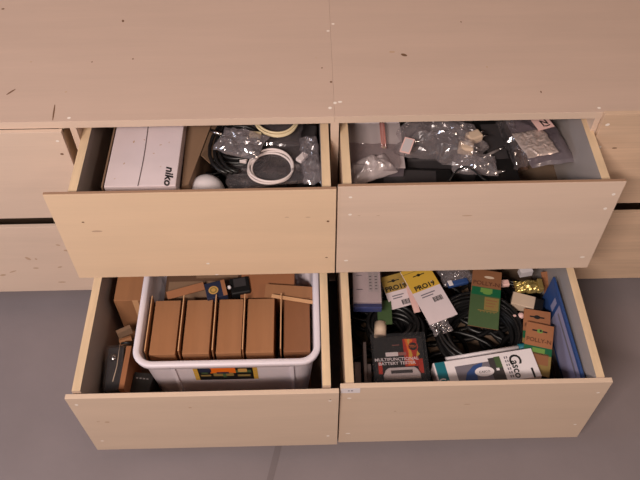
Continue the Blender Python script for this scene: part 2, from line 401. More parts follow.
# white lamp dome
p = at(205, 178.5, .585)
t = thing('lamp_dome', 'white plastic dome with a rounded top beside the white carton', 'lamp part', yaw(p.x, p.y - .006, .526, 0) @ Matrix.Scale(1.12, 4))
bm = nb(); lathe(bm, [(.030, 0), (.037, .001), (.038, .010), (.037, .022), (.034, .032), (.028, .042), (.019, .050), (.010, .0535), (.003, .0545)])
link('dome', bm, WHITE, t)
bm = nb(); lathe(bm, [(.024, -.0655), (.027, -.064), (.034, -.002), (.030, -.0005)]); link('collar', bm, GREY, t)
# black cables and adapters below the bags
def coil(label, px, py, z0, z1, R, r, turns, m, seed, ex=1., rj=.12, name='cable_coil', cat='cable', group=None, tilt=(0, 0), yawd=0):
    p = at(px, py, z1)
    bm = nb(); tube(bm, [(x, y, z + r) for x, y, z in coil_pts(R, max(z1 - z0 - 2 * r, .001), turns, rj, seed, ex)], r, 6)
    return one(name, label, cat, bm, m, yaw(p.x, p.y, z0 + .0004, yawd, *tilt), group)
coil('black cable coil bulging out beside the dull brown box', 241, 139, UB, .606, .060, .0045, 22, CABLE, 3, 1.0, .10)
coil('thin black cable looping out in front of the white dome', 214, 166, UB, .53, .030, .0022, 6, CABLE, 5, 1.0, .2)
q = [at(x, y, .604) for x, y in ((226, 118), (219, 128), (213, 138), (210, 148), (210, 157), (213, 165), (219, 171), (228, 175))]
bm = nb()
for k in range(3): tube(bm, [(p.x - q[3].x + .011 * k, p.y - q[3].y + .003 * k, .0045 - .002 * k) for p in q], .0046, 7)
one('black_cable', 'thick black cable bent in an arc between the brown box and the clear bags', 'cable', bm, CABLE, (q[3].x, q[3].y, .604))
def adapter(label, px, py, z, s, a, m=BLACK, name='power_adapter', cat='adapter', plug=True):
    p = at(px, py, z); t = thing(name, label, cat, yaw(p.x, p.y, z - s[2] + .0005, a))
    bm = nb(); bx(bm, (0, 0, s[2] / 2), s, 0, .004); link('housing', bm, m, t)
    bm = nb(); bx(bm, (0, s[1] * .15, s[2] + .0006), (s[0] * .62, s[1] * .5, .0008), 0); link('rating_label', bm, DGREY, t)
    if plug:
        bm = nb(); tube(bm, [(s[0] / 2, 0, s[2] * .5), (s[0] / 2 + .012, .002, s[2] * .5), (s[0] / 2 + .022, .008, s[2] * .4)], .003, 7); link('cable_stub', bm, CABLE, t)
    return t
adapter('black power adapter under the bag with the white cable coil', 262, 184, UB + .085, (.12, .11, .085), 6)
adapter('black power adapter standing in front of the right side panel', 307, 182, UB + .083, (.045, .07, .083), -5, plug=False)
adapter('dark power brick behind the clear bags in the left drawer', 282, 139, UB + .09, (.16, .12, .09), -8, DGREY)
# white cable coil in its bag
def ringcoil(label, px, py, z, Rx, r, m, seed, plugs, turns=3, a=0):
    p = at(px, py, z); t = thing('cable_coil', label, 'cable', yaw(p.x, p.y, z, a))
    bm = nb(); tube(bm, [(x, y, zz + r) for x, y, zz in coil_pts(Rx, .006, turns, .10, seed, 1.0, n=36)], r, 8); link('cable', bm, m, t)
    for (x, y, an) in plugs:
        bm = nb(); bx(bm, (0, 0, .006), (.016, .028, .009), 0, .0015, None); bx(bm, (0, .019, .006), (.011, .012, .0045), 1)
        bmesh.ops.rotate(bm, cent=(0, 0, 0), matrix=Matrix.Rotation(math.radians(an), 3, 'Z'), verts=bm.verts); bmesh.ops.translate(bm, vec=(x, y, .003), verts=bm.verts)
        link('plug', bm, [m, STEEL], t)
    return t
ringcoil('white cable coil inside a clear bag near the drawer front', 271, 169, .588, .053, .0027, WCABLE, 2, ((-.062, .028, -12), (.072, .026, -38)), 3)
ringcoil('cream cable coil lying further back beside the right side panel', 277, 122, .604, .052, .0028, YCABLE, 4, ((-.050, -.052, 80), ), 3)
def bag(label, px, py, z, w, h, t, a, m, seed, amp=.28, tx=0, ty=0, name='plastic_bag', cat='bag', group=None, freq=1., rag=.07, flat=.3):
    p = at(px, py, z)
    return one(name, label, cat, bag_bm(w, h, t, seed, 30, amp, 0, freq, False, rag, flat), m, yaw(p.x, p.y, z, a, tx, ty), group)
bag('flat clear plastic bag around the white cable coil', 270, 167, .566, .205, .135, .024, 8, CLEARB, 1, .2, freq=.45)
bag('clear crumpled bag with sharp highlights above the black cable coil', 241, 145, .616, .11, .080, .022, -20, CLEAR, 2, .4, freq=.5)
bag('clear plastic bag under the cream cable coil', 268, 129, .580, .17, .12, .018, -6, CLEARB, 3, .3, freq=.5)
bag('narrow crumpled bag squeezed against the right side panel', 310.5, 163, .575, .042, .15, .035, 4, CLEAR, 4, .4, freq=.6)
p = at(213, 138, .60)
M, w, h = frame((208, 134), (219, 141), (206.5, 136.5), .612)
one('metal_connector', 'small silver metal connector lying over the black cable coil', 'connector', (lambda b: (cyl(b, (-.016, 0, .005), (.016, 0, .005), .005, 10), cyl(b, (.016, 0, .005), (.024, 0, .005), .003, 10), b)[-1])(nb()), STEEL, yaw(p.x + .01, p.y, .612, -28))

# ================================================================== upper right drawer
t = thing('cardboard_box', 'brown cardboard box at the back of the upper right drawer', 'box', (.19, .26, UB))
bm = nb(); box2(bm, -.105, .20, -.06, .10, .0003, .135, 0, .002); link('box_body', bm, CARD_D, t)
bm = nb(); box2(bm, .03, .075, -.058, .098, .1352, .1358); link('tape', bm, OLIVE, t)
# clear case with a pale rim
p = at(375, 148, .575)
t = thing('plastic_case', 'translucent grey plastic case with a pale rim at the left side panel', 'case', (p.x + .003, p.y + .012, UB))
bm = nb(); hx, hy, H = .062, .075, .118
box2(bm, -hx, hx, -hy, hy, .0003, .003); box2(bm, -hx, -hx + .002, -hy, hy, .003, H); box2(bm, hx - .002, hx, -hy, hy, .003, H); box2(bm, -hx + .002, hx - .002, -hy, -hy + .002, .003, H); box2(bm, -hx + .002, hx - .002, hy - .002, hy, .003, H)
link('case_body', bm, GREYBAG, t)
bm = nb(); box2(bm, -hx - .002, hx + .002, -hy - .002, hy + .002, H + .0003, H + .004, 0, .001); link('lid', bm, FOG, t)
bm = nb(); box2(bm, -hx, hx, hy - .001, hy + .003, H + .0045, H + .007); link('rim', bm, WHITE, t)['label'] = 'pale rim along the back edge'
# pink translucent strip
a_, b_ = at(381.5, 118, .60), at(384, 148, .588)
bm = nb(); d = (b_ - a_); n_ = Vector((-d.y, d.x, 0)).normalized()
for s in (-1, 1): tube(bm, [a_ - a_ + n_ * .0045 * s, d + n_ * .0045 * s], .0018, 6)
poly(bm, [n_ * .0045, -n_ * .0045, d - n_ * .0045, d + n_ * .0045]); disc(bm, d.x, d.y, d.z + .002, .004, .004, 1, 10)
one('plastic_strip', 'thin pink translucent strip lying across the grey plastic case', 'strip', bm, [PINKT, BEIGE], Matrix.Translation(a_))
adapter('flat black plastic box at the front of the upper right drawer', 410, 181, UB + .088, (.20, .085, .088), -4, BLACK, 'plastic_box', 'box', False)
adapter('black device box beside the grey foil bag', 497, 152, UB + .10, (.075, .24, .10), 2, BLACK, 'device_box', 'device', False)
adapter('dark box under the crumpled clear bag', 440, 138, UB + .085, (.18, .15, .085), 0, DGREY, 'plastic_box', 'box', False)
bag('whitish plastic bag in the front left corner of the upper right drawer', 371, 174, .556, .105, .058, .044, 20, FOG, 11, .25, freq=.3)
bag('foggy plastic bag folded over the grey plastic case', 373, 158, .5805, .125, .085, .014, -6, CLEARB, 12, .4, freq=.35)
bag('large crumpled clear bag with many highlights in the upper right drawer', 440, 147, .562, .205, .125, .055, -14, CLEAR, 13, .42, rag=.22, freq=.55)
bag('clear bag crossed by a thin black cable loop', 474, 168, .556, .105, .062, .032, -6, CLEAR, 14, .35, freq=.4)
M, w, h = frame((405, 137), (415, 139.5), (402, 152.5), .634, .634, .628)
t = thing('paper_tag', 'white paper tag with a dark edge tucked in the crumpled clear bag', 'tag', M)
bm = nb(); box2(bm, -w / 2, w / 2, -h / 2, h / 2, 0, .0006); patch(bm, -w / 2 + .003, w / 2 - .003, -h / 2 + .004, h / 2 - .003, .0008, 1); link('tag_sheet', bm, [PINKW, SILVER], t)
for i, (px, py, a) in enumerate(((474, 136, 24), (466, 147, -14))):
    p = at(px, py, .60); t = thing('white_plug', ('white plug at the back of the large crumpled bag', 'white plug lying nearer the front of the large crumpled bag')[i], 'plug', yaw(p.x, p.y, .585, a), 'white plugs in the crumpled bag')
    bm = nb(); bx(bm, (0, 0, .011), (.036, .027, .022), 0, .004); link('plug_body', bm, BEIGE, t)
    for s in (-1, 1):
        bm = nb(); cyl(bm, (.018, .007 * s, .011), (.033, .007 * s, .011), .0024, 10); link('prong', bm, STEEL, t)
p = at(467, 169, .59)
bm = nb(); q = [at(x, y, .592) - p for x, y in ((449, 181), (453, 175), (458, 169.5), (464, 167), (470, 168), (476, 172), (482, 178), (487, 181))]; tube(bm, q, .0023, 7)
one('black_cable', 'thin black cable arched over the front clear bag', 'cable', bm, CABLE, Matrix.Translation(p))
for i, (x0, y0, x1, y1) in enumerate(((484, 157, 499, 149.5), (491, 173.5, 501.5, 171.5))):
    p, q = at(x0, y0, .562), at(x1, y1, .562)
    t = thing('cable_connector', ('grey cable connector on the black device box, the one further back', 'grey cable connector on the black device box, the one by the drawer front')[i], 'connector', Matrix.Translation(p), 'grey connectors')
    bm = nb(); cyl(bm, (0, 0, .0002), q - p, .0038, 10); link('barrel', bm, GREY, t)
    bm = nb(); cyl(bm, (q - p) * 1.02, (q - p) * 1.35, .0024, 10); link('tip', bm, STEEL, t)
# grey foil bag with silver pack
bag('smooth grey plastic bag with a silver crumpled patch and printed label', 536, 138, .558, .118, .20, .028, 13, GREYBAG, 21, .10, 0, 4, freq=.7, rag=.03)
bag('silver foil pack shining on the smooth grey bag', 535, 144, .5985, .082, .085, .010, 16, FOIL, 22, .5, 0, 4, freq=.4, name='foil_pack', cat='pack')
bag('brownish clear bag squeezed beside the black device box', 512, 146, .550, .04, .17, .040, 6, CLEARB, 23, .4)
p = at(512, 167, .53)
bag('small crumpled brown wrapper on the drawer floor by the black device box', 512, 167, UB + .001, .06, .045, .05, 10, mat('brown_wrapper', (120, 92, 76), .3, spec=.8), 24, .5, name='wrapper', cat='wrapper')
M, w, h = frame((524, 110), (540, 110), (535, 132), .606)
M, w, h = frame((524.5, 112), (540, 108), (536, 131.5), .608)
t = thing('printed_label', 'white label with a black letter and stroke on the grey bag', 'label', M)
bm = nb(); box2(bm, -w / 2, w / 2, -h / 2, h / 2, 0, .0005); link('label_sheet', bm, PINKW, t)
bm = nb(); text(bm, 'N', .004, -.014, .0007, .024, 0, .1, 0, .0006); tube(bm, [(-.004, -h / 2 + .010, .0008), (.004, -h / 2 + .0075, .0008), (.013, -h / 2 + .009, .0008)], .0015, 5); link('lettering', bm, BLKTXT, t)

# ================================================================== lower left drawer
# white tub
ty0, ty1, tx0, tx1 = -.394, -.03, -.436, -.0005
RZ = .330
t = thing('storage_tub', 'white plastic storage tub with a rolled rim and a yellow picture label', 'tub', ((tx0 + tx1) / 2, (ty0 + ty1) / 2, LB))
W_, D_ = tx1 - tx0, ty1 - ty0
def rr(w, d, r, z, n=7):
    L = []
    for cx, cy, a0 in ((w / 2 - r, d / 2 - r, 0), (-w / 2 + r, d / 2 - r, 90), (-w / 2 + r, -d / 2 + r, 180), (w / 2 - r, -d / 2 + r, 270)):
        for i in range(n + 1):
            a = math.radians(a0 + 90 * i / n); L.append((cx + r * math.cos(a), cy + r * math.sin(a), z))
    return L
H = RZ - LB
bm = nb()
ring(bm, [rr(W_ - .066, D_ - .062, .03, .0003), rr(W_ - .060, D_ - .056, .034, .006), rr(W_ - .028, D_ - .026, .04, H - .030), rr(W_ - .026, D_ - .024, .04, H - .022), rr(W_ - .010, D_ - .010, .045, H - .022), rr(W_ - .005, D_ - .005, .046, H - .019), rr(W_, D_, .047, H - .005), rr(W_ - .003, D_ - .003, .046, H - .001), rr(W_ - .007, D_ - .007, .044, H),
          rr(W_ - .026, D_ - .026, .036, H), rr(W_ - .031, D_ - .031, .034, H - .004), rr(W_ - .034, D_ - .033, .034, H - .04), rr(W_ - .066, D_ - .062, .03, .008)], True)
link('tub_body', bm, TUBW, t)
slope = math.atan2((.068 - .034) / 2, H - .042)
def on_front(x, zz, off=0.0):
    k = (zz - .006) / (H - .036); return Vector((x, -(D_ / 2 - .028 + .015 * k) - off, zz))
for fx in (-.125, .150):
    bm = nb(); a_, b_ = on_front(fx, .06), on_front(fx, H - .0305)
    vs = [(a_ + Vector((dx, dy, 0))) for dx in (-.004, .004) for dy in (0, -.005)] + [(b_ + Vector((dx, dy, 0))) for dx in (-.004, .004) for dy in (0, -.005)]
    bmesh.ops.convex_hull(bm, input=[bm.verts.new(v) for v in vs]); link('rib', bm, TUBW, t)
bm = nb(); lx0, lx1, z0_, z1_ = -.082, .068, H - .105, H - .031
def lab(x0, x1, k0, k1, off, mi):
    q0, q1 = z0_ + (z1_ - z0_) * k0, z0_ + (z1_ - z0_) * k1
    poly(bm, [on_front(lx0 + (lx1 - lx0) * x0, q0, off), on_front(lx0 + (lx1 - lx0) * x1, q0, off), on_front(lx0 + (lx1 - lx0) * x1, q1, off), on_front(lx0 + (lx1 - lx0) * x0, q1, off)], mi, (0, -1, 0))
lab(0, 1, 0, 1, .0006, 0); lab(.07, .93, 0, .93, .0009, 1); lab(.26, .66, .52, .97, .0012, 2); lab(.09, .28, .62, .9, .0015, 4); lab(.12, .22, .5, .6, .0015, 3); lab(.3, .62, .30, .55, .0015, 5); lab(.36, .55, .5, .62, .0018, 4)
lab(.66, .9, .55, .74, .0015, 3); lab(.70, .84, .6, .86, .0018, 6); lab(.1, .26, .3, .42, .0015, 5); lab(.68, .88, .25, .4, .0015, 5); lab(.45, .5, .2, .5, .0018, 3)
for i in range(5):
    lab(.015, .055, .1 + i * .18, .18 + i * .18, .0009, 6); lab(.945, .985, .1 + i * .18, .18 + i * .18, .0009, 6)
link('picture_label', bm, [YELLOW, BLACK, ORANGE, GREEN, NAVY, OLIVE, GOLDI], t)['label'] = 'yellow bordered label with a dark picture'
# five small cardboard boxes in the tub
TB = LB + .0085; ZT = .295
nice = ('leftmost of the five brown cardboard boxes in the white tub', 'second brown cardboard box from the left in the white tub', 'middle one of the five brown cardboard boxes in the white tub', 'fourth brown cardboard box from the left in the white tub', 'rightmost brown cardboard box in the white tub, slightly redder')
for i, (l0, l1) in enumerate((((156, 147.5), (181, 173)), ((187.5, 180), (213, 206)), ((219.5, 213), (243.5, 239)), ((248, 244), (274.5, 271.5)), ((284, 281), (309.5, 309)))):
    A, B = at(l0[0], 300, ZT), at(l1[0], 300, ZT); w = B.x - A.x; cx = (A.x + B.x) / 2
    ya, yb_ = -.344, -.192; yc = (ya + yb_) / 2
    t = thing('cardboard_box', nice[i], 'box', (cx, yc, TB), 'five brown boxes in the tub')
    bm = nb(); box2(bm, -w / 2, w / 2, ya - yc, yb_ - yc, .0004, ZT - TB, 0, .0012)
    link('box_body', bm, (CARD, CARD, CARD, CARD, KRAFT)[i], t)
    bm = nb(); g = -.0095
    vs = [(-w / 2 + g - .0012, ya - yc, .0006), (-w / 2 + g + .0012, ya - yc, .0006), (-w / 2 + g + .0012, yb_ - yc + .004, .0006), (-w / 2 + g - .0012, yb_ - yc + .004, .0006)]
    bmesh.ops.convex_hull(bm, input=[bm.verts.new(Vector(v) + Vector((dx, 0, dz))) for v in vs for dx, dz in ((0, 0), (.003, ZT - TB + .016))])
    for f in bm.faces:
        f.normal_update(); f.material_index = 1 if f.normal.z > .5 else 0
    link('flap', bm, [CARD, CARD_E], t)
# pieces behind them
def slab(label, tl, tr, bl, z, th, m, name='cardboard_piece', cat='cardboard', ztr=None, zbl=None, extra=None, mats=None, bev=0):
    M, w, h = frame(tl, tr, bl, z, ztr, zbl)
    t = thing(name, label, cat, M)
    bm = nb(); box2(bm, -w / 2, w / 2, -h / 2, h / 2, -th, 0, 0, bev)
    if extra: extra(bm, w, h)
    link({'cardboard_piece': 'sheet'}.get(name, 'body'), bm, mats or [m], t)
    return t, w, h
def tri(bm, w, h): text(bm, '4/3', w * .22, -h * .18, .0004, .014, 1, .1, 0, .0003)
t = thing('cardboard_box', 'shade-darkened brown carton lying across the back of the white tub', 'box', (-.30, -.122, TB))
bm = nb(); box2(bm, -.098, .098, -.056, .060, .0004, .245 - TB, 0, .001); link('box_body', bm, CARD_SHADE, t)
bm = nb(); box2(bm, -.09, .03, -.03, .02, .2454 - TB, .247 - TB); box2(bm, -.02, .09, .03, .056, .2454 - TB, .25 - TB); link('flap', bm, CARD_D, t)
slab('orange brown cardboard sheet tilted behind the second brown box', (166, 292), (203, 282), (170, 299), .268, .003, CARD_O, zbl=.262, ztr=.272)
M, w, h = frame((204, 284), (224, 279.5), (209, 299), .302)
t = thing('small_carton', 'small dark blue carton with a round gold emblem behind the third brown box', 'box', M)
bm = nb(); box2(bm, -w / 2, w / 2, -h / 2, h / 2, -.026, 0, 0, .001); disc(bm, -w * .12, -.001, .0004, w * .24, w * .24, 1, 22); disc(bm, -w * .12, -.001, .0006, w * .17, w * .17, 2, 20); disc(bm, -w * .12, -.001, .0008, w * .11, w * .11, 1, 18)
patch(bm, w * .30, w / 2, -h / 2, h / 2, .0004, 3)
link('body', bm, [NAVY, GOLDI, OLIVE, CARD_O], t)
p = at(238, 285, .285); adapter('black plastic piece with a pale stud behind the dark blue carton', 240, 285, .283, (.05, .05, .05), 10, BLACK, 'plastic_piece', 'plastic piece', False)
p = at(229, 286, .297); one('white_bead', 'tiny white round bead beside the dark blue carton', 'bead', (lambda b: (lathe(b, [(.003, 0), (.005, .004), (.005, .008), (.002, .011)], 12), b)[-1])(nb()), WHITE, (p.x, p.y, .285))
t = thing('cardboard_box', 'brown carton at the back right of the white tub', 'box', (-.125, -.118, TB))
bm = nb(); box2(bm, -.074, .062, -.058, .054, .0004, .275 - TB, 0, .001); link('box_body', bm, CARD_O, t)
slab('long brown cardboard strip tilted over the rightmost box', (266, 284), (314, 287), (268, 297), .296, .004, CARD, ztr=.292)
slab('narrow brown cardboard lid leaning at the right end of the tub', (272, 294), (313, 300.5), (271.5, 297), .306, .003, CARD_E, ztr=.302)
# left of the tub
A, B = at(113.5, 300.8, .29), at(143, 301.2, .29); wb = .088
t = thing('cardboard_box', 'taped brown cardboard box squeezed left of the white tub', 'box', (A.x + wb / 2, A.y + .085, LB))
bm = nb(); box2(bm, -wb / 2, wb / 2, -.085, .085, .0004, .29 - LB, 0, .001); link('box_body', bm, [CARD], t)
bm = nb(); box2(bm, .002, .016, -.0856, -.0852, .05, .29 - LB); link('tape', bm, CARD_E, t)
M, w, h = frame((107.5, 347), (124, 346), (106, 391), .262, .262, .25)
t = thing('clear_pack', 'dark clear blister pack holding a metal part left of the tub', 'pack', M)
bm = nb(); box2(bm, -w / 2, w / 2, -h / 2, h / 2, -.12, -.006, 0, .002); link('pack_body', bm, DGREY, t)
bm = nb(); lathe(bm, [(.009, -.0055), (.009, .001), (.006, .004), (.002, .0045)], 16); bmesh.ops.translate(bm, vec=(-w * .1, h * .25, 0), verts=bm.verts); link('metal_part', bm, STEEL, t)
bm = nb(); box2(bm, -w / 2 - .001, w / 2 + .001, -h / 2, h / 2, .005, .008, 0, .001); link('blister', bm, BLISTER, t)
bm = nb(); tube(bm, [(w * .3, h * .5, .009), (w * .22, 0, .009), (w * .05, -h * .33, .009)], .0008, 5); link('cord', bm, BEIGE, t)
slab('upright orange cardboard strip between the blister pack and the tub', (126.5, 346), (131.5, 346), (124.5, 389), .27, .15, CARD_O)
slab('bent brown cardboard bracket in front of the taped box', (117, 334), (131, 328), (119, 339), .255, .012, CARD_D, zbl=.235)
slab('second brown cardboard bracket lying above the blister pack', (119, 341), (131, 337), (120, 346), .262, .01, CARD, zbl=.25)
p = at(124, 343, .268); bm = nb(); tube(bm, [(-.012, 0, .003), (0, .002, .004), (.012, .001, .003)], .003, 7); one('black_clip', 'tiny black clip on the cardboard bracket', 'clip', bm, BLACK, (p.x + .004, p.y, .262))
def blk(bm, w, h):
    for k in range(4): patch(bm, -w * .35 + k * w * .18, -w * .25 + k * w * .18, h * .18, h * .24, .0004, 1)
slab('black pack with tiny white print under the tub rim', (135, 372), (154, 374), (134, 392), .215, .10, BLACK, 'black_pack', 'pack', extra=blk, mats=[BLACK, GREY])

# ================================================================== lower right drawer
coil('large black cable coil in the middle right of the lower right drawer', 484, 327, LB + .065, .245, .102, .0044, 30, CABLE, 31, 1.05, .15)
coil('black cable coil left of the middle in the lower right drawer', 396, 323, LB + .065, .232, .060, .0052, 18, CABLE, 32, 1.05, .25)
rnd = random.Random(5); pts = []; n_ = 760
for i in range(n_):                                             # one long tangled cable over the drawer floor
    k = i / n_; a = i * .40
    cx = .335 + .19 * math.sin(k * 33.1) ; cy = -.225 + .135 * math.sin(k * 61.7 + .6)
    pts.append((cx + .07 * math.cos(a) - .335, cy + .055 * math.sin(a) + .225, .008 + .045 * (.5 + .5 * math.sin(k * 37)) * (.6 + .4 * math.sin(a * .5))))
bm = nb(); tube(bm, pts, .0062, 6)
one('tangled_cable', 'long tangled black cable covering the floor of the lower right drawer', 'cable', bm, CABLE, (.335, -.225, LB))
# white blister pack
M, w, h = frame((352.5, 271), (380, 271), (352.5, 302), .292)
M.translation = M.translation
t = thing('blister_pack', 'clear pack of white cards with a blue bottom strip', 'pack', M)
bm = nb(); box2(bm, -w / 2, w / 2, -h / 2, h / 2, -.022, 0, 0, .001)
for k in range(2):
    patch(bm, w * (.06 + k * .2), w * (.22 + k * .2), -h * .18, h * .46, .0004, 1)
    for j in range(5): patch(bm, w * (.09 + k * .2), w * (.17 + k * .2), -h * .1 + j * h * .1, -h * .07 + j * h * .1, .0006, 2)
patch(bm, -w * .38, -w * .16, -h * .12, -h * .09, .0004, 2); patch(bm, -w * .38, -w * .16, h * .34, h * .36, .0004, 2)
link('white_insert', bm, [WCARD, SILVER, SLATE], t)
bm = nb(); box2(bm, -w / 2, w / 2, -h / 2 - .014, -h / 2 - .0003, -.024, -.006, 0, .001); link('blue_strip', bm, mat('dusk_blue', (58, 66, 112), .4), t)
bm = nb(); box2(bm, -w / 2 - .003, w / 2 + .003, -h / 2 - .016, h / 2 + .002, .0015, .0035, 0, .001); link('blister', bm, BLISTER, t)
# green card, white tube
slab('dark green card tilted beside the white and blue blister pack', (377, 301), (391, 300), (374, 325), .235, .002, GREEN, 'green_card', 'card', ztr=.24, zbl=.24)
p, q = at(380, 337, .232), at(380.5, 323, .236)
bm = nb(); cyl(bm, (0, 0, .0), q - p, .015, 16); one('white_tube', 'short pale tube end showing above the battery tester pack', 'tube', bm, BEIGE, Matrix.Translation(p))
# yellow and white hanging packs
def pro(label, tl, tr, bl, z, zbl, ym, trim):
    M, w, h = frame(tl, tr, bl, z, z, zbl); t = thing('hanging_card', label, 'card', M, 'yellow and white cards')
    bm = nb(); box2(bm, -w / 2, w / 2, -h / 2, h / 2, -.003, 0, 0, .0008)
    k = h * trim
    patch(bm, -w / 2 + .0005, w / 2 - .0005, k, h / 2 - .0005, .0004, 1)
    f0 = k + (h / 2 - k) * .62
    disc(bm, 0, f0, .0007, .005, .004, 2, 14); patch(bm, -.016, .016, f0 - .0014, f0 + .0014, .0007, 2); 
    if trim < .3: patch(bm, -w / 2, w / 2, h / 2 - .014, h / 2 - .0125, .0007, 3)
    text(bm, 'PRO19', 0, k + .009, .0007, .0185, 2, .0, 0, .0006, sx=1.05)
    for j, (u, l_) in enumerate(((.3, .5), (.24, .4))): patch(bm, -w * .28, -w * .28 + w * l_, k - .014 - j * .007, k - .011 - j * .007, .0006, 4)
    for j in range(9): patch(bm, w * .02 + j * .003, w * .02 + j * .003 + (.0016 if j % 3 else .0022), k - .042, k - .028, .0006, 2)
    link('printed_card', bm, [WCARD, ym, BLKTXT, OLIVE, SLATE], t)
    return t, w, h
pro('yellow and white hanging card partly under the other one', (379.5, 278), (402, 272), (391, 310), .252, .236, YELDULL, .0)
t, w, h = pro('large yellow and white hanging card lying on top', (400, 272), (427, 262), (437.5, 322), .268, .252, YELLOW, .07)
bm = nb(); box2(bm, -w / 2 + .006, w / 2 - .002, -h / 2 + .004, -h / 2 + .06, -.018, -.0035, 0, .002); link('pack_content', bm, WHITE, t)
slab('white folded leaflet under the large yellow card', (405, 284), (411, 283), (423, 311), .245, .003, PINKW, 'leaflet', 'leaflet')
# silver connectors
for i, (px, py, a) in enumerate(((433, 318, 20), (438, 323, 70), (443, 328, -30), (436, 330, 100), (446, 320, 50))):
    p = at(px, py, .245); bm = nb(); cyl(bm, (-.006, 0, .003), (.006, 0, .003), .003, 8); cyl(bm, (.006, 0, .003), (.0085, 0, .003), .0045, 6)
    one('screw', ('silver screw touching the tip of the large yellow card', 'silver screw second down from the yellow card tip', 'silver screw nearest the large cable coil', 'silver screw lowest in the small heap', 'silver screw between the yellow card and the large coil')[i], 'screw', bm, STEEL, yaw(p.x, p.y, .245 - .0003, a), 'loose silver screws')
bag('clear bag of loose screws under the large yellow card', 439, 325, .238, .05, .055, .008, 20, CLEAR, 41, .4)
# clear pack with blue item
bag('clear bag around a blue part at the back of the drawer', 455, 277, .222, .085, .06, .03, 12, CLEAR, 42, .35)
M, w, h = frame((447, 281.5), (467, 277), (449, 286.5), .245)
one('blue_part', 'small blue plastic part in a clear bag near the back', 'part', (lambda b: (box2(b, -w / 2, w / 2, -h / 2, h / 2, -.012, 0, 0, .003), box2(b, -w / 2, -w / 2 + .012, -h / 2, h / 2, .0003, .003, 1, .001), b)[-1])(nb()), [BLUE, WHITE], M)
# pollyn card
M, w, h = frame((473, 268), (502, 272.5), (467.5, 325), .268, .268, .262)
t = thing('hanging_card', 'tall brown and green hanging card lying on the large black cable coil', 'card', M)
bm = nb(); box2(bm, -w / 2, w / 2, -h / 2, h / 2, -.002, 0, 0, .0006)
patch(bm, -w / 2, w / 2, -h / 2, h * .10, .0004, 1); patch(bm, -w / 2 + .002, w / 2, h * .04, h * .18, .0006, 2); patch(bm, -w * .18, w * .22, h * .09, h * .17, .0008, 3); disc(bm, w * .04, h * .08, .001, w * .14, h * .018, 3, 12)
patch(bm, -w * .02, w * .46, -h * .20, h * .02, .0006, 4)
for j in range(3): patch(bm, w * .03, w * (.40 - .05 * j), -h * .04 - j * h * .05, -h * .025 - j * h * .05, .0008, 0)
text(bm, '* * * * *', w * .1, -h * .25, .0008, .012, 4); patch(bm, -w * .22, w * .42, -h * .225, -h * .212, .0008, 4)
text(bm, 'POLLY-N', 0, h * .25, .0006, .017, 5, 0, 0, .0002); disc(bm, w * .08, h * .37, .0006, .013, .004, 6, 14)
link('printed_card', bm, [KRAFT, GREEN, DGREEN, LGREEN, OLIVE, mat('brown_ink', (92, 52, 34), .7), BEIGE], t)
# gold pack, beige box, white bits
M, w, h = frame((514, 278.5), (541, 278), (516, 290.5), .25)
t = thing('gold_pack', 'crinkled gold foil pack at the back right of the drawer', 'pack', M)
link('foil', bag_bm(w, h, .018, 51, 18, .35, 0, .8), GOLD, t).location.z = -.018
bm = nb(); box2(bm, w * .34, w * .52, -h * .45, h * .45, -.014, .002, 0, .002); link('end_cap', bm, OLIVE, t)
M, w, h = frame((513.5, 291.2), (536, 297), (510, 302.5), .242)
t = thing('small_carton', 'small beige carton with a dark end below the gold pack', 'box', M)
bm = nb(); box2(bm, -w / 2, w / 2, -h / 2, h / 2, -.03, 0, 0, .0015); link('body', bm, BEIGE, t)
bm = nb(); box2(bm, w / 2 + .0003, w / 2 + .022, -h / 2, h / 2, -.03, -.003, 0, .002); link('dark_end', bm, BLACK, t)
slab('white paper piece at the very back of the lower right drawer', (519, 268), (531, 266), (520, 273.5), .235, .02, WHITE, 'paper_piece', 'paper')
slab('tan cardboard panel standing behind the blue board', (541, 272), (553, 271), (541, 297), .225, .003, CARD_O, zbl=.20)
p = at(505, 283, .24); one('white_connector', 'small white connector between the green card and the gold pack', 'connector', (lambda b: (bx(b, (0, 0, .006), (.022, .018, .012), 0, .003), bx(b, (-.016, 0, .006), (.01, .010, .008), 1, .002), b)[-1])(nb()), [PINKW, GREY], yaw(p.x, p.y, .232, 5))
p = at(521, 316, .24); one('white_clip', 'small pinkish clip left of the brown hanging cards', 'clip', (lambda b: (lathe(b, [(.004, 0), (.008, .003), (.008, .010), (.003, .013)], 14), bx(b, (-.012, .002, .005), (.016, .005, .006), 0, .001), b)[-1])(nb()), PINKW, yaw(p.x, p.y, .235, 5))
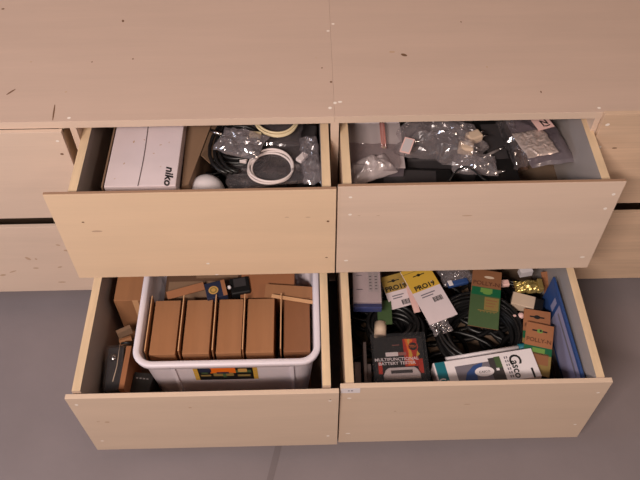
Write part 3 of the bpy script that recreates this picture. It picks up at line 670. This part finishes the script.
# brown hanging cards
def polly(label, tl, tr, bl, z, zbl, hole):
    M, w, h = frame(tl, tr, bl, z, z, zbl); t = thing('hanging_card', label, 'card', M, 'two brown hanging cards')
    bm = nb(); box2(bm, -w / 2, w / 2, -h / 2, h / 2, -.002, 0, 0, .0006)
    y0 = h / 2 - .036
    patch(bm, -w / 2, w / 2, -h / 2, h / 2 - .070, .0004, 1); patch(bm, -w / 2, w / 2, h / 2 - .082, h / 2 - .062, .0006, 2); patch(bm, -w * .2, w * .25, h / 2 - .078, h / 2 - .066, .0008, 3)
    disc(bm, 0, h / 2 - .020, .0004, .008, .0055, hole, 14); patch(bm, -.018, -.006, h / 2 - .022, h / 2 - .018, .0005, 6); patch(bm, .006, .018, h / 2 - .022, h / 2 - .018, .0005, 6); disc(bm, .002, h / 2 - .019, .0006, .003, .003, 6, 10)
    text(bm, 'POLLY-N', 0, h / 2 - .046, .0006, .015, 5, 0, 0, .0002)
    patch(bm, -w * .2, w * .40, -h * .30, -h * .08, .0006, 4)
    link('printed_card', bm, [CARD_O, OLIVE, DGREEN, LGREEN, KRAFT, mat('brown_ink', (96, 56, 36), .7), BLKTXT], t)
polly('brown hanging card with a black slot, partly covered by another', (524, 308.2), (550.7, 312.3), (521, 342), .255, .245, 6)
polly('brown hanging card with a green slot, topmost by the blue board', (527, 321.2), (554.3, 326.8), (524, 372), .268, .252, 3)
# blue board along the right side
A, B, C_, D2 = at(553, 279, .30), at(582, 378.5, .30), at(541, 302, .215), at(566, 378.5, .215)
o0 = (A + B + C_ + D2) / 4
M, w, h = frame((553, 277), (585, 385), (545, 302), .30, .30, .215)
t = thing('blue_board', 'long blue packaged board leaning along the right side panel', 'board', M)
hh = .11
bm = nb(); box2(bm, -w / 2, w / 2, h / 2 - hh, h / 2, -.006, 0, 0, .001)
patch(bm, -w * .24, w * .42, h / 2 - .10, h / 2 - .010, .0004, 1); patch(bm, -w * .20, w * .38, h / 2 - .034, h / 2 - .026, .0006, 2); patch(bm, -w * .34, -w * .28, h / 2 - .06, h / 2 - .02, .0004, 1)
link('board_body', bm, [BLUE, LILAC, SLATE], t)
# battery tester
M, w, h = frame((372.5, 338), (421.5, 335.5), (373.5, 383), .275, .275, .258)
t = thing('battery_tester_pack', 'black blister pack with a silver battery tester and orange flame print', 'pack', M)
h3 = h + .02; b0 = -h / 2 - .02
bm = nb(); box2(bm, -w / 2, w / 2, b0, h / 2, -.004, 0, 0, .001)
patch(bm, w * .10, w * .38, -h * .18, h * .44, .0004, 1)
poly(bm, [(w * .16, -h * .16, .0006), (w * .30, -h * .16, .0006), (w * .24, h * .1, .0006), (w * .30, h * .42, .0006), (w * .14, h * .44, .0006), (w * .19, h * .12, .0006)], 2, (0, 0, 1))
poly(bm, [(w * .20, h * .0, .0008), (w * .27, h * .05, .0008), (w * .22, h * .3, .0008), (w * .25, h * .43, .0008), (w * .19, h * .43, .0008), (w * .21, h * .2, .0008)], 3, (0, 0, 1))
disc(bm, w * .30, h * .26, .001, w * .10, w * .10, 1, 20); disc(bm, w * .30, h * .26, .0012, w * .082, w * .082, 0, 20); text(bm, 'TEST', w * .30, h * .26, .0013, .009, 2)
poly(bm, [(w * .34, h * .02, .001), (w * .42, h * .08, .001), (w * .37, h * .16, .001)], 3, (0, 0, 1))
patch(bm, -w * .44, -w * .36, -h * .32, -h * .06, .0004, 1); patch(bm, w * .36, w * .46, -h * .34, -h * .02, .0004, 1)
patch(bm, -w * .27, -w * .02, h * .06, h * .15, .001, 4); patch(bm, -w * .02, w * .14, h * .07, h * .14, .001, 5)
text(bm, 'MULTIFUNCTIONAL', -w * .06, -h * .01, .001, .0105, 4, 0, 0, .0002, sx=1.1); text(bm, 'BATTERY TESTER', -w * .06, -h * .10, .001, .0105, 4, 0, 0, .0002, sx=1.1)
patch(bm, -w * .12, w * .02, h * .30, h * .315, .001, 5)
link('printed_card', bm, [BLACK, RED, ORANGE, YELLOW, WHITE, PINKT], t)
bm = nb(); L = []
def tr_(z, g): return [(x * (1 - g), y * (1 - g) - h * .335, z) for x, y in ((-w * .36, -h * .14), (w * .38, -h * .14), (w * .38, -h * .04), (w * .33, h * .07), (w * .27, h * .115), (-w * .25, h * .115), (-w * .31, h * .07), (-w * .36, -h * .04))]
ring(bm, [tr_(.0006, 0), tr_(.008, .0), tr_(.011, .05)], True); link('tester_case', bm, SILVER, t, recalc=True)
bm = nb(); box2(bm, -w * .21, w * .22, -h * .355, -h * .285, .0113, .0123, 0, .0004); link('display_slot', bm, DGREY, t)
bm = nb(); box2(bm, -w * .40, w * .40, b0, -h * .49, .0006, .008); link('tester_base', bm, DGREY, t)
bm = nb(); box2(bm, -w / 2 - .006, w / 2 + .006, b0, h / 2 + .004, .0128, .0145, 0, .0006)
box2(bm, -w / 2 - .006, -w / 2 - .0045, b0, h / 2 + .004, -.003, .0128); box2(bm, w / 2 + .0045, w / 2 + .006, b0, h / 2 + .004, -.003, .0128); link('blister', bm, BLISTER, t)
# thin grey cards standing in the front left corner
for i, (x0, x1, y0) in enumerate(((354.5, 360.5, 362), (363, 366, 342), (367, 371, 364))):
    M, w, h = frame((x0, y0), (x1, y0), (x0, 384), .235 + .006 * (i == 1)); z_ = M.translation.z
    t = thing('grey_card', ('pale card standing in the front left corner, against the side panel', 'tall thin pale card standing left of the battery tester pack', 'narrow pale card touching the battery tester pack')[i], 'card', M, 'cards standing in the corner')
    bm = nb(); box2(bm, -w / 2, w / 2, -h / 2 - .02, h / 2, -(z_ - LB) + .0005, 0, 0, .0006); link('sheet', bm, mat('drab_card', (112, 98, 96), .7), t)
# white tube with teal cap
p, q = at(446, 360, .240), at(518, 348, .240)
t = thing('white_rod', 'long white rod with a teal cap behind the white and blue box', 'rod', Matrix.Translation(p)); d = q - p
bm = nb(); cyl(bm, (0, 0, 0), d, .007, 14); link('rod', bm, WHITE, t)
bm = nb(); cyl(bm, d * 1.002, d * 1.14, .0095, 14); link('cap', bm, TEAL, t)['label'] = 'teal end cap'
bm = nb(); cyl(bm, d * 1.141, d * 1.17, .004, 10); link('tip', bm, WHITE, t)
# sealant box
M, w, h = frame((432.5, 363.2), (531, 347.8), (437.5, 388), .268)
t = thing('product_box', 'white product box with a teal end and a picture of a blue tool', 'box', M)
b0 = -h / 2 - .012
bm = nb(); box2(bm, -w / 2, w / 2, b0, h / 2, -.045, 0, 0, .0015)
patch(bm, -w * .485, -w * .385, b0, h / 2 - .001, .0004, 1)
text(bm, 'Ca', -w * .435, -h * .34, .0006, .026, 2, -.1, 0, .0004)
patch(bm, -w * .30, w * .16, b0, h * .22, .0004, 4); patch(bm, w * .04, w * .16, b0, h * .34, .0006, 5); patch(bm, w * .10, w * .16, -h * .1, h * .36, .0008, 6)
poly(bm, [(-w * .24, -h * .42, .0008), (-w * .20, -h * .1, .0008), (-w * .12, h * .14, .0008), (-w * .02, h * .22, .0008), (-w * .04, h * .05, .0008), (-w * .10, -h * .05, .0008), (-w * .12, -h * .48, .0008)], 3, (0, 0, 1))
disc(bm, -w * .03, -h * .16, .001, w * .095, h * .2, 2, 18, -.06); text(bm, 'CASCO', -w * .03, -h * .17, .0012, .008, 7, -.06); patch(bm, w * .09, w * .12, -h * .2, -h * .1, .001, 2)
text(bm, 'C', w * .295, h * .14, .0006, 0.040, 7, -math.pi / 2 - .05, 0, .0006, sx=1.0); text(bm, 'asco', w * .285, -h * .26, .0006, .026, 7, -math.pi / 2 - .05, 0, .0004)
for j in range(2):
    for k in range(6): patch(bm, w * (.20 + .022 * j), w * (.212 + .022 * j), h * .22 - k * .010, h * .22 - k * .010 + .006, .0006, 8)
patch(bm, w * .42, w * .44, -h * .7, -h * .3, .0006, 7)
link('carton', bm, [WCARD, TEAL, WHITE, BLUE, SLATE, DGREY, GREEN, BLKTXT, SLATE], t)

# ------------------------------------------------------------------ light
def area(name, loc, tgt, sx_, sy_, e, col):
    L = bpy.data.lights.new(name, 'AREA'); L.shape = 'RECTANGLE'; L.size = sx_; L.size_y = sy_; L.energy = e; L.color = col
    o = bpy.data.objects.new(name, L); COL.objects.link(o); o.location = loc
    o.rotation_euler = (Vector(tgt) - Vector(loc)).to_track_quat('-Z', 'Y').to_euler()
    return o
area('ceiling_lamp', (-.95, -2.35, 2.9), (-.1, -.2, .5), 1.1, .22, 104, (1, .855, .765))
area('far_ceiling_lamp', (2.1, -1.9, 2.8), (.1, -.2, .4), 1.1, .22, 15, (1, .76, .58))
area('window_light', (-3.2, -.9, 1.5), (0, -.2, .4), 1.0, 1.0, 24, (.74, .83, 1))
W = bpy.data.worlds.new('world'); S.world = W; W.use_nodes = True
W.node_tree.nodes['Background'].inputs[0].default_value = (.95, .88, .86, 1); W.node_tree.nodes['Background'].inputs[1].default_value = .075
S.view_settings.view_transform = 'Standard'; S.view_settings.look = 'None'; S.view_settings.gamma = 1; S.view_settings.use_curve_mapping = False
S.view_settings.exposure = 0
